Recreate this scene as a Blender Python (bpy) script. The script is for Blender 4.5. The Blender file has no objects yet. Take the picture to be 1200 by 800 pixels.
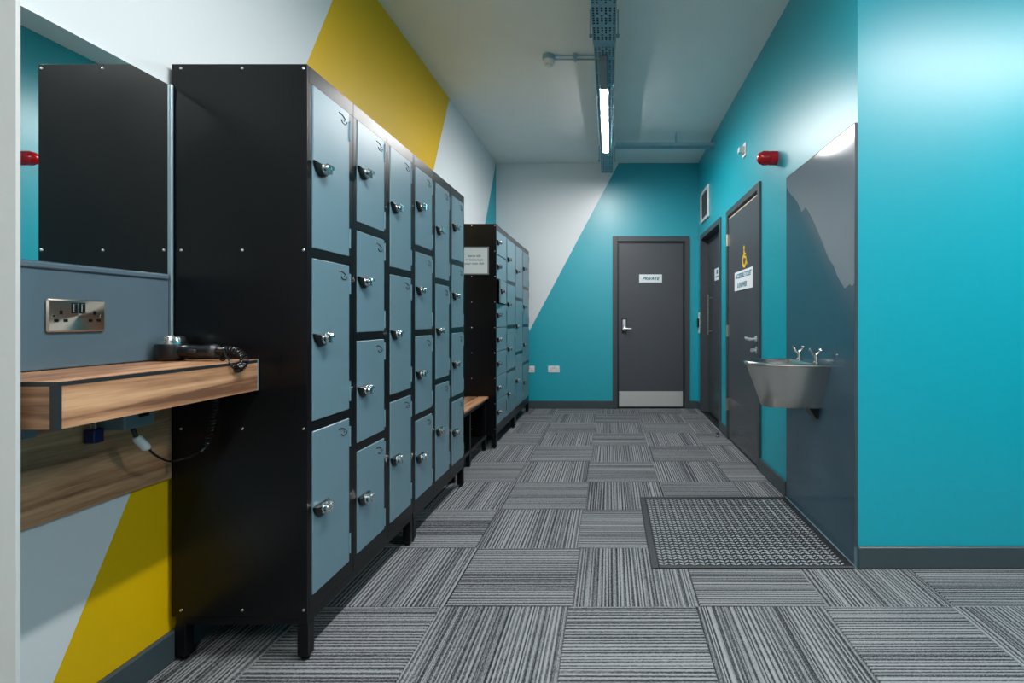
import bpy, bmesh, math, random
from mathutils import Vector, Matrix

random.seed(7)
S = bpy.context.scene
COL = S.collection
R = math.radians

# ------------------------------------------------------------------ camera, world, exposure
F_PX, CX, CY, CAM_H = 584.0, 715.0, 375.0, 1.12
cam_d = bpy.data.cameras.new('camera')
cam = bpy.data.objects.new('camera', cam_d); COL.objects.link(cam)
cam.location = (0, 0, CAM_H); cam.rotation_euler = (R(90), 0, 0)
cam_d.sensor_width = 36.0; cam_d.lens = 36.0 * F_PX / 1200.0
cam_d.shift_x = -(CX - 600.0) / 1200.0
cam_d.shift_y = -(400.0 - CY) / 1200.0
cam_d.clip_start = 0.02
S.camera = cam

world = bpy.data.worlds.new('world'); S.world = world
world.use_nodes = True
world.node_tree.nodes['Background'].inputs[0].default_value = (0, 0, 0, 1)
world.node_tree.nodes['Background'].inputs[1].default_value = 0.0

S.view_settings.view_transform = 'Standard'
S.view_settings.look = 'None'
S.view_settings.gamma = 1.0
S.view_settings.use_curve_mapping = False
S.view_settings.exposure = 2.47
S.cycles.use_denoising = True
S.cycles.max_bounces = 10
S.cycles.diffuse_bounces = 6
S.cycles.sample_clamp_indirect = 6.0
S.cycles.blur_glossy = 0.5

LAMP = 42.0          # radiance of a batten diffuser

# ------------------------------------------------------------------ room numbers (metres)
XL, XR, YB, ZC = -1.45, 1.12, 6.33, 3.115     # corridor: left wall, right wall, end wall, ceiling
YF = 2.255                                     # wall that faces the camera on the right
XFAR, YREAR, XNL = 3.3, -2.6, -2.3             # rest of the room round the camera

# ------------------------------------------------------------------ materials
def nt(name):
    m = bpy.data.materials.new(name); m.use_nodes = True
    t = m.node_tree
    return m, t, t.nodes['Principled BSDF']

def lin(h):
    h = h.lstrip('#')
    out = []
    for i in (0, 2, 4):
        c = int(h[i:i+2], 16) / 255.0
        out.append(c / 12.92 if c <= 0.04045 else ((c + 0.055) / 1.055) ** 2.4)
    return (*out, 1.0)

def N(t, typ, **kw):
    n = t.nodes.new(typ)
    for k, v in kw.items():
        setattr(n, k, v)
    return n

def coords(t, scale=(1, 1, 1), rot=(0, 0, 0)):
    tc = N(t, 'ShaderNodeTexCoord'); mp = N(t, 'ShaderNodeMapping')
    mp.inputs['Scale'].default_value = scale; mp.inputs['Rotation'].default_value = rot
    t.links.new(tc.outputs['Object'], mp.inputs['Vector'])
    return mp.outputs['Vector']

def mathn(t, op, a, b=None, clamp=False):
    n = N(t, 'ShaderNodeMath', operation=op); n.use_clamp = clamp
    for i, v in enumerate((a, b)):
        if v is None: continue
        if isinstance(v, (int, float)): n.inputs[i].default_value = v
        else: t.links.new(v, n.inputs[i])
    return n.outputs[0]

def mixc(t, fac, a, b):
    n = N(t, 'ShaderNodeMix', data_type='RGBA')
    for s, v in ((0, fac), (6, a), (7, b)):
        if isinstance(v, (int, float)): n.inputs[s].default_value = v
        elif isinstance(v, tuple): n.inputs[s].default_value = v
        else: t.links.new(v, n.inputs[s])
    return n.outputs[2]

def paint(name, col, rough=0.45, metal=0.0, var=0.06, nscale=6.0, bump=0.0, bscale=300.0, stretch=(1, 1, 1), spec=0.5, coat=0.0, rvar=0.05):
    m, t, b = nt(name)
    c = lin(col) if isinstance(col, str) else col
    v = coords(t, stretch)
    n = N(t, 'ShaderNodeTexNoise'); n.inputs['Scale'].default_value = nscale; n.inputs['Detail'].default_value = 4
    t.links.new(v, n.inputs['Vector'])
    lo = tuple(x * (1 - var) for x in c[:3]) + (1,); hi = tuple(min(1, x * (1 + var)) for x in c[:3]) + (1,)
    t.links.new(mixc(t, n.outputs['Fac'], lo, hi), b.inputs['Base Color'])
    rr = mathn(t, 'ADD', mathn(t, 'MULTIPLY', mathn(t, 'SUBTRACT', n.outputs['Fac'], 0.5), rvar * 2), rough)
    t.links.new(rr, b.inputs['Roughness'])
    b.inputs['Metallic'].default_value = metal
    b.inputs['Specular IOR Level'].default_value = spec
    b.inputs['Coat Weight'].default_value = coat; b.inputs['Coat Roughness'].default_value = 0.1
    if bump:
        n2 = N(t, 'ShaderNodeTexNoise'); n2.inputs['Scale'].default_value = bscale; n2.inputs['Detail'].default_value = 2
        t.links.new(v, n2.inputs['Vector'])
        bp = N(t, 'ShaderNodeBump'); bp.inputs['Strength'].default_value = bump; bp.inputs['Distance'].default_value = 0.002
        t.links.new(n2.outputs['Fac'], bp.inputs['Height']); t.links.new(bp.outputs['Normal'], b.inputs['Normal'])
    return m

TEAL = (0.0, 0.335, 0.425, 1); WHITE = lin('#D3D9DC'); YELLOW = (0.70, 0.43, 0.0, 1)

def wall_paint(name, build):
    """satin roller-painted wall; build(t, position) returns the paint colour socket"""
    m, t, b = nt(name)
    tc = N(t, 'ShaderNodeTexCoord'); sep = N(t, 'ShaderNodeSeparateXYZ')
    t.links.new(tc.outputs['Object'], sep.inputs[0])
    c, rough = build(t, sep.outputs)
    n = N(t, 'ShaderNodeTexNoise'); n.inputs['Scale'].default_value = 3.0; n.inputs['Detail'].default_value = 5
    mp = N(t, 'ShaderNodeMapping'); mp.inputs['Scale'].default_value = (6, 6, 0.5)
    t.links.new(tc.outputs['Object'], mp.inputs[0]); t.links.new(mp.outputs[0], n.inputs['Vector'])
    if isinstance(c, tuple):
        lo = tuple(x * 0.99 for x in c[:3]) + (1,); hi = tuple(min(1, x * 1.01) for x in c[:3]) + (1,)
        c = mixc(t, n.outputs['Fac'], lo, hi)
    t.links.new(c, b.inputs['Base Color'])
    t.links.new(mathn(t, 'ADD', mathn(t, 'MULTIPLY', n.outputs['Fac'], 0.03), rough - 0.015), b.inputs['Roughness'])
    b.inputs['Specular IOR Level'].default_value = 0.8 if rough < 0.4 else 0.3
    n2 = N(t, 'ShaderNodeTexNoise'); n2.inputs['Scale'].default_value = 140
    t.links.new(tc.outputs['Object'], n2.inputs['Vector'])
    bp = N(t, 'ShaderNodeBump'); bp.inputs['Strength'].default_value = 0.015; bp.inputs['Distance'].default_value = 0.002
    t.links.new(n2.outputs['Fac'], bp.inputs['Height']); t.links.new(bp.outputs['Normal'], b.inputs['Normal'])
    return m

def left_scheme(t, p):
    y, z = p[1], p[2]
    s1 = mathn(t, 'GREATER_THAN', y, mathn(t, 'ADD', mathn(t, 'MULTIPLY', z, 0.5), 1.209))
    s2 = mathn(t, 'LESS_THAN', y, mathn(t, 'ADD', mathn(t, 'MULTIPLY', z, 0.528), 2.85))
    band = mathn(t, 'MULTIPLY', s1, s2)
    tri = mathn(t, 'GREATER_THAN', y, mathn(t, 'ADD', mathn(t, 'MULTIPLY', z, 0.62), YB - 0.62 * ZC - 0.005))
    c = mixc(t, band, WHITE, YELLOW)
    return mixc(t, tri, c, TEAL), 0.5

def back_scheme(t, p):
    x, z = p[0], p[2]
    s = mathn(t, 'GREATER_THAN', x, mathn(t, 'ADD', mathn(t, 'MULTIPLY', z, 0.532), 0.108 - 0.532 * ZC))
    return mixc(t, s, WHITE, TEAL), 0.38

M = {}
M['wall_left'] = wall_paint('paint_left_wall', left_scheme)
M['wall_back'] = wall_paint('paint_end_wall', back_scheme)
M['teal'] = wall_paint('paint_teal', lambda t, p: (TEAL, 0.37))
M['white_wall'] = wall_paint('paint_white', lambda t, p: (lin('#D2D4D2'), 0.6))
M['ceiling'] = paint('ceiling_paint', '#EEF0EE', 0.85, var=0.03, bump=0.05)
M['skirting'] = paint('skirting_paint', '#3A474C', 0.4, var=0.04)
M['black_steel'] = paint('black_powder_coat', '#0A0B0D', 0.30, spec=0.28, var=0.10, nscale=3, bump=0.03, bscale=900)
M['door_blue'] = paint('blue_grey_enamel', '#627F8B', 0.34, var=0.02, nscale=3)
M['door_grey'] = paint('door_laminate', '#42464C', 0.42, var=0.05, nscale=2)
M['frame_grey'] = paint('door_frame_paint', '#3B4348', 0.42, var=0.04)
M['kick_dark'] = paint('dark_kick_plate', '#3E454A', 0.22, var=0.03)
M['chrome'] = paint('chrome', '#D8D8D6', 0.14, metal=1.0, var=0.02, rvar=0.02)
M['steel'] = paint('brushed_steel', '#B4B4B0', 0.28, metal=1.0, var=0.10, nscale=40, stretch=(1, 1, 14))
M['steel_h'] = paint('brushed_steel_plate', '#CFD0CE', 0.42, metal=0.6, var=0.05, nscale=60, stretch=(1, 1, 20))
M['basin_steel'] = paint('satin_basin_steel', '#D2D0CA', 0.21, metal=1.0, var=0.03, nscale=4, rvar=0.01)
M['satin_metal'] = paint('satin_metal', '#D6D8D8', 0.28, metal=0.6, var=0.02)
M['nickel'] = paint('warm_nickel', '#C9BBA6', 0.3, metal=1.0, var=0.03)
M['galv'] = paint('galvanised_steel', '#86A9B6', 0.45, metal=0.25, var=0.12, nscale=30)
M['black_plastic'] = paint('black_plastic', '#0E0F11', 0.33, var=0.1)
M['black_rubber'] = paint('black_rubber', '#23282C', 0.5, var=0.1)
M['white_plastic'] = paint('white_plastic', '#DADDDC', 0.4, var=0.02)
M['paper'] = paint('printed_card', '#D9E2E4', 0.55, var=0.02)
M['sign_white'] = paint('sign_white', '#E2EAEE', 0.45, var=0.02)
M['ink_teal'] = paint('sign_ink', '#15627C', 0.5, var=0.05)
M['ink_grey'] = paint('notice_ink', '#5F7480', 0.6, var=0.05)
M['sign_yellow'] = paint('sign_yellow', '#F0C400', 0.45, var=0.03)
M['red'] = paint('red_plastic', '#B00818', 0.2, var=0.08)
M['blue_plastic'] = paint('navy_plastic', '#18235A', 0.4, var=0.1)
M['grey_box'] = paint('grey_enclosure', '#6C7F86', 0.4, var=0.04)
M['splash'] = paint('grey_acrylic', '#586C78', 0.12, var=0.02)
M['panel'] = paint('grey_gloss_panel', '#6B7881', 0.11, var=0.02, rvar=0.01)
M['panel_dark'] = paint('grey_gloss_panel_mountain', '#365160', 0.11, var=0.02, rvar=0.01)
def radial_steel():
    m = paint('radial_brushed_steel', '#D6CBBE', 0.36, metal=1.0, var=0.03)
    t = m.node_tree; b = t.nodes['Principled BSDF']
    tg = N(t, 'ShaderNodeTangent', direction_type='RADIAL', axis='Y')
    t.links.new(tg.outputs[0], b.inputs['Tangent']); b.inputs['Anisotropic'].default_value = 0.85
    return m
M['radial_steel'] = radial_steel()
M['alu'] = paint('aluminium_trim', '#B9CBD3', 0.3, metal=0.8, var=0.03)
M['lug'] = paint('pale_tread', '#A2A6AA', 0.32, metal=0.3, var=0.12, nscale=8)  # lugs in a paler grey than the mat base
M['mat'] = paint('mat_base', '#1E2125', 0.42, metal=0.1, var=0.15, nscale=10)
M['edge_black'] = paint('black_edge_band', '#22272B', 0.4, var=0.06)
M['grille'] = paint('grille_dark', '#7A8488', 0.5, var=0.05)
M['cream_edge'] = paint('door_lipping', '#C4B8A6', 0.5, var=0.06)

def mirror_mat():
    m, t, b = nt('mirror_glass')
    n = N(t, 'ShaderNodeTexNoise'); n.inputs['Scale'].default_value = 4
    t.links.new(coords(t), n.inputs['Vector'])
    t.links.new(mixc(t, n.outputs['Fac'], (0.86, 0.90, 0.90, 1), (0.88, 0.92, 0.92, 1)), b.inputs['Base Color'])
    b.inputs['Metallic'].default_value = 1.0; b.inputs['Roughness'].default_value = 0.0
    return m
M['mirror'] = mirror_mat()

def wood_mat(name, axis):
    m, t, b = nt(name)
    sc = {'y': (9, 0.9, 14), 'x': (0.9, 9, 14)}[axis]
    v = coords(t, sc)
    n = N(t, 'ShaderNodeTexNoise'); n.inputs['Scale'].default_value = 1.6; n.inputs['Detail'].default_value = 6; n.inputs['Distortion'].default_value = 1.1
    t.links.new(v, n.inputs['Vector'])
    n2 = N(t, 'ShaderNodeTexNoise'); n2.inputs['Scale'].default_value = 14; n2.inputs['Detail'].default_value = 3
    t.links.new(v, n2.inputs['Vector'])
    f = mathn(t, 'ADD', mathn(t, 'MULTIPLY', n.outputs['Fac'], 0.8), mathn(t, 'MULTIPLY', n2.outputs['Fac'], 0.2))
    cr = N(t, 'ShaderNodeValToRGB')
    e = cr.color_ramp.elements
    e[0].position = 0.36; e[0].color = lin('#6E4B37')
    e[1].position = 0.66; e[1].color = lin('#CDA17B')
    k = cr.color_ramp.elements.new(0.5); k.color = lin('#A97C5B')
    t.links.new(f, cr.inputs[0]); t.links.new(cr.outputs[0], b.inputs['Base Color'])
    b.inputs['Roughness'].default_value = 0.42
    return m
M['wood'] = wood_mat('olive_wood_laminate', 'y')
M['wood_x'] = wood_mat('olive_wood_laminate_end', 'x')

def carpet_mat():
    m, t, b = nt('striped_carpet')
    tc = N(t, 'ShaderNodeTexCoord'); oi = N(t, 'ShaderNodeObjectInfo')
    w = mathn(t, 'MULTIPLY', oi.outputs['Random'], 57.0)
    def noise(scale, det, sc, dist=0.0):
        mp = N(t, 'ShaderNodeMapping'); mp.inputs['Scale'].default_value = sc
        t.links.new(tc.outputs['Object'], mp.inputs[0])
        n = N(t, 'ShaderNodeTexNoise', noise_dimensions='4D')
        n.inputs['Scale'].default_value = scale; n.inputs['Detail'].default_value = det
        t.links.new(mp.outputs[0], n.inputs['Vector']); t.links.new(w, n.inputs['W'])
        return n.outputs['Fac']
    sep = N(t, 'ShaderNodeSeparateXYZ'); t.links.new(tc.outputs['Object'], sep.inputs[0])
    warp = noise(1.0, 1.0, (0.3, 26, 1))
    fine = noise(1.0, 1.0, (1.0, 330, 1))
    band = noise(1.0, 0.0, (0.3, 14, 1))
    fz = noise(430, 1.0, (1, 1, 1))
    fib = noise(1.0, 1.0, (140, 520, 1))
    ph = mathn(t, 'ADD', mathn(t, 'MULTIPLY', sep.outputs[1], 2 * math.pi * 62), mathn(t, 'MULTIPLY', warp, 14.0))
    s1 = mathn(t, 'ADD', mathn(t, 'MULTIPLY', mathn(t, 'SINE', ph), 0.5), 0.5)
    f = mathn(t, 'MULTIPLY', s1, mathn(t, 'ADD', mathn(t, 'MULTIPLY', band, 0.45), 0.02))
    f = mathn(t, 'ADD', f, mathn(t, 'MULTIPLY', fine, 0.55))
    f = mathn(t, 'ADD', f, 0.14)
    f = mathn(t, 'ADD', f, mathn(t, 'MULTIPLY', mathn(t, 'SUBTRACT', fz, 0.5), 0.55))
    f = mathn(t, 'ADD', f, mathn(t, 'MULTIPLY', mathn(t, 'SUBTRACT', fib, 0.5), 0.45))
    cr = N(t, 'ShaderNodeValToRGB'); e = cr.color_ramp.elements
    e[0].position = 0.37; e[0].color = lin('#1C1E22')
    e[1].position = 0.66; e[1].color = lin('#8C8F91')
    k = cr.color_ramp.elements.new(0.44); k.color = lin('#3C3F44')
    k = cr.color_ramp.elements.new(0.52); k.color = lin('#5F6266')
    t.links.new(f, cr.inputs[0]); t.links.new(cr.outputs[0], b.inputs['Base Color'])
    b.inputs['Roughness'].default_value = 0.95; b.inputs['Specular IOR Level'].default_value = 0.1
    bp = N(t, 'ShaderNodeBump'); bp.inputs['Strength'].default_value = 0.35; bp.inputs['Distance'].default_value = 0.003
    t.links.new(f, bp.inputs['Height']); t.links.new(bp.outputs['Normal'], b.inputs['Normal'])
    return m
M['carpet'] = carpet_mat()

def emit_mat():
    m, t, b = nt('lit_diffuser')
    b.inputs['Base Color'].default_value = (0.9, 0.9, 0.9, 1)
    b.inputs['Emission Color'].default_value = (1.0, 0.985, 0.97, 1)
    b.inputs['Emission Strength'].default_value = LAMP
    return m
M['lamp'] = emit_mat()

# ------------------------------------------------------------------ mesh helpers
class MB:
    def __init__(self): self.bm = bmesh.new()
    def box(self, x0, x1, y0, y1, z0, z1, b=0.0):
        bm = self.bm
        lo = (min(x0, x1), min(y0, y1), min(z0, z1)); hi = (max(x0, x1), max(y0, y1), max(z0, z1))
        if b <= 0:
            v = {}
            for i in (0, 1):
                for j in (0, 1):
                    for k in (0, 1):
                        v[i, j, k] = bm.verts.new((hi[0] if i else lo[0], hi[1] if j else lo[1], hi[2] if k else lo[2]))
            for q in (((0,0,0),(0,0,1),(0,1,1),(0,1,0)), ((1,0,0),(1,1,0),(1,1,1),(1,0,1)), ((0,0,0),(1,0,0),(1,0,1),(0,0,1)),
                      ((0,1,0),(0,1,1),(1,1,1),(1,1,0)), ((0,0,0),(0,1,0),(1,1,0),(1,0,0)), ((0,0,1),(1,0,1),(1,1,1),(0,1,1))):
                bm.faces.new([v[k] for k in q])
            return self
        b = min(b, *(0.49 * (hi[i] - lo[i]) for i in range(3)))
        v = {}
        for s in [(i, j, k) for i in (0, 1) for j in (0, 1) for k in (0, 1)]:
            for a in range(3):
                p = [0, 0, 0]
                for d in range(3):
                    o = hi[d] if s[d] else lo[d]
                    p[d] = o if d == a else (o - b if s[d] else o + b)
                v[s, a] = bm.verts.new(p)
        for a in range(3):
            u, w = [d for d in range(3) if d != a]
            for e in (0, 1):
                def key(i, j):
                    s = [0, 0, 0]; s[a] = e; s[u] = i; s[w] = j; return tuple(s)
                bm.faces.new([v[key(i, j), a] for i, j in ((0, 0), (1, 0), (1, 1), (0, 1))])
            for i in (0, 1):
                for j in (0, 1):
                    s0 = [0, 0, 0]; s0[u] = i; s0[w] = j; s1 = list(s0); s1[a] = 1
                    s0, s1 = tuple(s0), tuple(s1)
                    bm.faces.new([v[s0, u], v[s1, u], v[s1, w], v[s0, w]])
        for s in [(i, j, k) for i in (0, 1) for j in (0, 1) for k in (0, 1)]:
            bm.faces.new([v[s, 0], v[s, 1], v[s, 2]])
        return self
    def rings(self, rings, cap0=True, cap1=True, closed=True):
        bm = self.bm
        vs = [[bm.verts.new(p) for p in r] for r in rings]
        for a, b in zip(vs[:-1], vs[1:]):
            n = len(a)
            for i in range(n if closed else n - 1):
                j = (i + 1) % n
                bm.faces.new((a[i], a[j], b[j], b[i]))
        if cap0: bm.faces.new(vs[0][::-1])
        if cap1: bm.faces.new(vs[-1])
        return self
    def lathe(self, base, axis, prof, n=20):
        """prof: (radius, distance along axis) pairs"""
        ax = Vector(axis).normalized(); up = Vector((0, 0, 1)) if abs(ax.z) < 0.9 else Vector((1, 0, 0))
        a = ax.cross(up).normalized(); c = ax.cross(a)
        base = Vector(base)
        rr = []
        for r, h in prof:
            r = max(r, 1e-5)
            rr.append([base + ax * h + (a * math.cos(2 * math.pi * i / n) + c * math.sin(2 * math.pi * i / n)) * r for i in range(n)])
        return self.rings(rr)
    def cyl(self, p0, p1, r, n=16):
        p0, p1 = Vector(p0), Vector(p1)
        return self.lathe(p0, p1 - p0, [(r, 0), (r, (p1 - p0).length)], n)
    def tube(self, pts, r, n=8):
        pts = [Vector(p) for p in pts]
        rr = []; prev = None
        for i, p in enumerate(pts):
            d = (pts[min(i + 1, len(pts) - 1)] - pts[max(i - 1, 0)]).normalized()
            if prev is None:
                up = Vector((0, 0, 1)) if abs(d.z) < 0.9 else Vector((1, 0, 0))
                a = d.cross(up).normalized()
            else:
                a = (prev - d * prev.dot(d)).normalized()
            prev = a; c = d.cross(a)
            rad = r[i] if isinstance(r, (list, tuple)) else r
            rr.append([p + (a * math.cos(2 * math.pi * k / n) + c * math.sin(2 * math.pi * k / n)) * rad for k in range(n)])
        return self.rings(rr)
    def prism(self, poly, fn0, fn1):
        """poly of 2D points; fn0/fn1 map 2D to the two end faces"""
        return self.rings([[fn0(*p) for p in poly], [fn1(*p) for p in poly]])
    def mesh(self, name, off=(0, 0, 0), smooth=True):
        bm = self.bm
        if any(off): bmesh.ops.translate(bm, verts=bm.verts, vec=-Vector(off))
        bmesh.ops.recalc_face_normals(bm, faces=bm.faces)
        me = bpy.data.meshes.new(name); bm.to_mesh(me); bm.free()
        if smooth:
            for p in me.polygons: p.use_smooth = True
            me.set_sharp_from_angle(angle=R(35))
        return me

def obj(name, me, mat, parent=None, loc=(0, 0, 0), rot=(0, 0, 0)):
    if isinstance(me, MB): me = me.mesh(name)
    if mat is not None and not me.materials: me.materials.append(M[mat])
    o = bpy.data.objects.new(name, me); COL.objects.link(o)
    o.parent = parent; o.location = loc; o.rotation_euler = rot
    return o

def tag(o, label, cat, group=None, kind=None):
    o['label'] = label; o['category'] = cat
    if group: o['group'] = group
    if kind: o['kind'] = kind
    return o

def thing(name, label, cat, loc=(0, 0, 0), group=None, kind=None):
    o = bpy.data.objects.new(name, None); COL.objects.link(o)
    o.location = loc; o.empty_display_size = 0.05
    return tag(o, label, cat, group, kind)

def part(name, mb, mat, parent, origin=None):
    """part given in world coordinates under a thing whose chain of origins adds up to the thing's location"""
    if origin is None:
        p = parent; o = Vector((0, 0, 0))
        while p is not None:
            o += p.location; p = p.parent
        origin = o
    return obj(name, mb.mesh(name, origin), mat, parent)

def struct(name, mb, mat, label, cat):
    o = obj(name, mb, mat)
    return tag(o, label, cat, kind='structure')

def text_mesh(txt, size, shear=0.0, bold=0.0, align='CENTER', depth=0.0004, line=1.0):
    cu = bpy.data.curves.new('lettering', 'FONT')
    cu.body = txt; cu.size = size; cu.shear = shear; cu.align_x = align; cu.align_y = 'CENTER'
    cu.extrude = depth; cu.offset = bold; cu.space_line = line; cu.resolution_u = 3
    o = bpy.data.objects.new('lettering_tmp', cu); COL.objects.link(o)
    dg = bpy.context.evaluated_depsgraph_get()
    me = bpy.data.meshes.new_from_object(o.evaluated_get(dg))
    bpy.data.objects.remove(o); bpy.data.curves.remove(cu)
    me.materials.clear()
    return me

# ------------------------------------------------------------------ room shell
def wall_boxes(spans, openings):
    """spans (a0,a1,z0,z1) minus door openings (a0,a1,ztop) -> rects"""
    a0, a1, z1 = spans
    out = []; cur = a0
    for o0, o1, oz in sorted(openings):
        out.append((cur, o0, 0, z1)); out.append((o0, o1, oz, z1)); cur = o1
    out.append((cur, a1, 0, z1))
    return out

D3 = (3.735, 4.70, 2.10)     # opening of the accessible door on the right wall
D2 = (5.065, 6.085, 2.105)   # recessed door further on
D1 = (0.085, 0.955, 2.125)   # opening of the end-wall door

fl = MB(); fl.box(XNL - 0.1, XFAR + 0.1, YREAR - 0.1, YB + 0.1, -0.1, -0.008)
floor = struct('floor', fl, 'edge_black', 'floor laid with striped grey carpet tiles', 'floor')
cl = MB(); cl.box(XNL - 0.1, XFAR + 0.1, YREAR - 0.1, YB + 0.1, ZC, ZC + 0.1)
struct('ceiling', cl, 'ceiling', 'plain pale grey ceiling', 'ceiling')
w = MB(); w.box(XL - 0.1, XL, 1.02, YB, 0, ZC)
struct('wall_left', w, 'wall_left', 'white wall with broad yellow diagonal band behind the lockers', 'wall')
w = MB()
for a0, a1, z0, z1 in wall_boxes((XL - 0.1, XR + 0.1, ZC), [D1]): w.box(a0, a1, YB, YB + 0.1, z0, z1)
struct('wall_back', w, 'wall_back', 'end wall painted white and teal along a diagonal', 'wall')
w = MB()
for a0, a1, z0, z1 in wall_boxes((YF, YB, ZC), [D3, D2]): w.box(XR, XR + 0.1, a0, a1, z0, z1)
struct('wall_right', w, 'teal', 'teal side wall with two doors', 'wall')
w = MB(); w.box(XR + 0.1, XFAR, YF, YF + 0.1, 0, ZC)
struct('wall_front', w, 'teal', 'teal wall beside the glossy grey panel, meeting it at the corner', 'wall')
w = MB(); w.box(XFAR, XFAR + 0.1, YREAR, YF + 0.1, 0, ZC)
struct('wall_far_right', w, 'teal', 'teal wall closing the room on the far right', 'wall')
w = MB(); w.box(XNL - 0.1, XFAR + 0.1, YREAR - 0.1, YREAR, 0, ZC)
struct('wall_rear', w, 'white_wall', 'white wall behind the camera', 'wall')
w = MB(); w.box(XNL - 0.1, XNL, YREAR, 1.02, 0, ZC)
struct('wall_near_left', w, 'white_wall', 'white wall at the near left', 'wall')
# plastered nib with a splayed end at the near left
e0, e1 = -(CX - 18.5) / F_PX, -(CX - 24.0) / F_PX
poly = [(XNL, 0.90), (e0 * 0.90 - 0.0, 0.90), (e1 * 0.912, 0.912), (e1 * 1.018 - 0.012, 1.02), (XNL, 1.02)]
w = MB(); w.prism(poly, lambda x, y: (x, y, 0), lambda x, y: (x, y, ZC))
struct('wall_nib', w, 'white_wall', 'end of a plastered off-white partition wall beside the mirror', 'wall')

# carpet tiles: real slabs, quarter-turned in a chequer
TS = 0.5; TX0, TY0 = -0.16, 1.952
full_tile = MB().box(-TS/2 + .0009, TS/2 - .0009, -TS/2 + .0009, TS/2 - .0009, -0.0075, 0, 0.002).mesh('carpet_tile', smooth=False)
def add_tile(cx, cy, x0, x1, y0, y1, turned):
    if x1 - x0 < 0.02 or y1 - y0 < 0.02: return
    if x1 - x0 > TS - 1e-4 and y1 - y0 > TS - 1e-4: me = full_tile
    else:
        a0, a1, b0, b1 = x0 - cx, x1 - cx, y0 - cy, y1 - cy
        if turned: a0, a1, b0, b1 = b0, b1, -a1, -a0
        me = MB().box(a0 + .0009, a1 - .0009, b0 + .0009, b1 - .0009, -0.0075, 0, 0.002).mesh('carpet_tile', smooth=False)
    obj('carpet_tile', me, 'carpet', floor, (cx, cy, 0), (0, 0, R(90) if turned else 0))
for r in range(-6, 10):
    for c in range(-4, 8):
        x0 = TX0 + c * TS + (0.012 if r % 2 else -0.004); y0 = TY0 + (r - 1) * TS
        x1, y1 = x0 + TS, y0 + TS
        cx, cy = (x0 + x1) / 2, (y0 + y1) / 2
        turned = (r + c) % 2 == 1
        if r == 0 and c == 0: turned = False
        yy0 = max(y0, YREAR + .002); yy1 = min(y1, YB - .002)
        if y1 <= YF:
            lx = XL if cy > 1.0 else XNL
            add_tile(cx, cy, max(x0, lx), min(x1, XFAR), yy0, yy1, turned)
        else:
            add_tile(cx, cy, max(x0, XL), min(x1, XR), yy0, yy1, turned)
            if y0 < YF: add_tile(cx, cy, max(x0, XR), min(x1, XFAR), yy0, YF, turned)

# skirting
b = MB(); b.box(XL, XL + .02, 1.03, YB, 0.001, .10, .004)
struct('baseboard_left', b, 'skirting', 'grey skirting along the white and yellow wall', 'skirting')
b = MB()
for a0, a1 in ((3.145, 3.69), (4.745, 5.015), (6.135, YB - .016)): b.box(XR - .016, XR, a0, a1, 0.001, .10, .004)
struct('baseboard_right', b, 'skirting', 'grey skirting between the doors on the teal side wall', 'skirting')
b = MB(); b.box(XL + .02, .03, YB - .016, YB, .001, .10, .004); b.box(1.008, XR, YB - .016, YB, .001, .10, .004)
struct('baseboard_back', b, 'skirting', 'grey skirting either side of the end-wall door', 'skirting')
b = MB(); b.box(XR - .002, XFAR, YF - .016, YF, .001, .10, .004)
struct('baseboard_front', b, 'skirting', 'grey skirting below the teal wall beside the panel', 'skirting')

# ------------------------------------------------------------------ doors
# door_1, end wall
L = (0.52, YB, 0)
d = thing('door_1', 'grey door with a steel kick plate and a PRIVATE sign', 'door', L, kind='structure')
f = MB()
f.box(.03, .09, YB - .018, YB + .06, .001, 2.182, .003); f.box(.948, 1.008, YB - .018, YB + .06, .001, 2.182, .003)
f.box(.09, .948, YB - .018, YB + .06, 2.118, 2.182, .003)
part('door_frame', f, 'frame_grey', d)
s = MB(); s.box(.09, .105, YB + .012, YB + .06, .001, 2.118); s.box(.933, .948, YB + .012, YB + .06, .001, 2.118); s.box(.105, .933, YB + .012, YB + .06, 2.10, 2.118)
part('door_stop', s, 'edge_black', d)
lf = part('door_leaf', MB().box(.108, .930, YB + .018, YB + .062, .008, 2.097, .003), 'door_grey', d)
part('kick_plate', MB().box(.113, .925, YB + .0155, YB + .018, .022, .215, .0008), 'steel_h', lf)
part('keypad_lock', MB().box(.155, .205, YB - .008, YB + .018, .985, 1.13, .010), 'satin_metal', lf)
part('lock_backplate', MB().box(.147, .213, YB + .010, YB + .018, .955, 1.15, .004), 'black_plastic', lf)
kp = MB()
for i in range(5):
    for j in range(2): kp.lathe((.171 + j * .018, YB - .008, 1.045 + i * .015), (0, -1, 0), [(.005, 0), (.005, .003)], 8)
part('keypad_buttons', kp, 'chrome', lf)
part('door_handle', MB().cyl((.18, YB - .008, 1.015), (.18, YB - .05, 1.015), .011).tube([(.175, YB - .05, 1.015), (.22, YB - .052, 1.013), (.27, YB - .05, 1.010)], [.012, .011, .010]), 'satin_metal', lf)
sg = part('sign', MB().box(.37, .66, YB + .013, YB + .018, 1.598, 1.702, .002), 'sign_white', lf)
tm = text_mesh('PRIVATE', .056, shear=.3, bold=.0018)
o = obj('lettering', tm, 'ink_teal', sg, (.515 - L[0], YB + .0128 - L[1], 1.647), (R(90), 0, 0))

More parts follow.
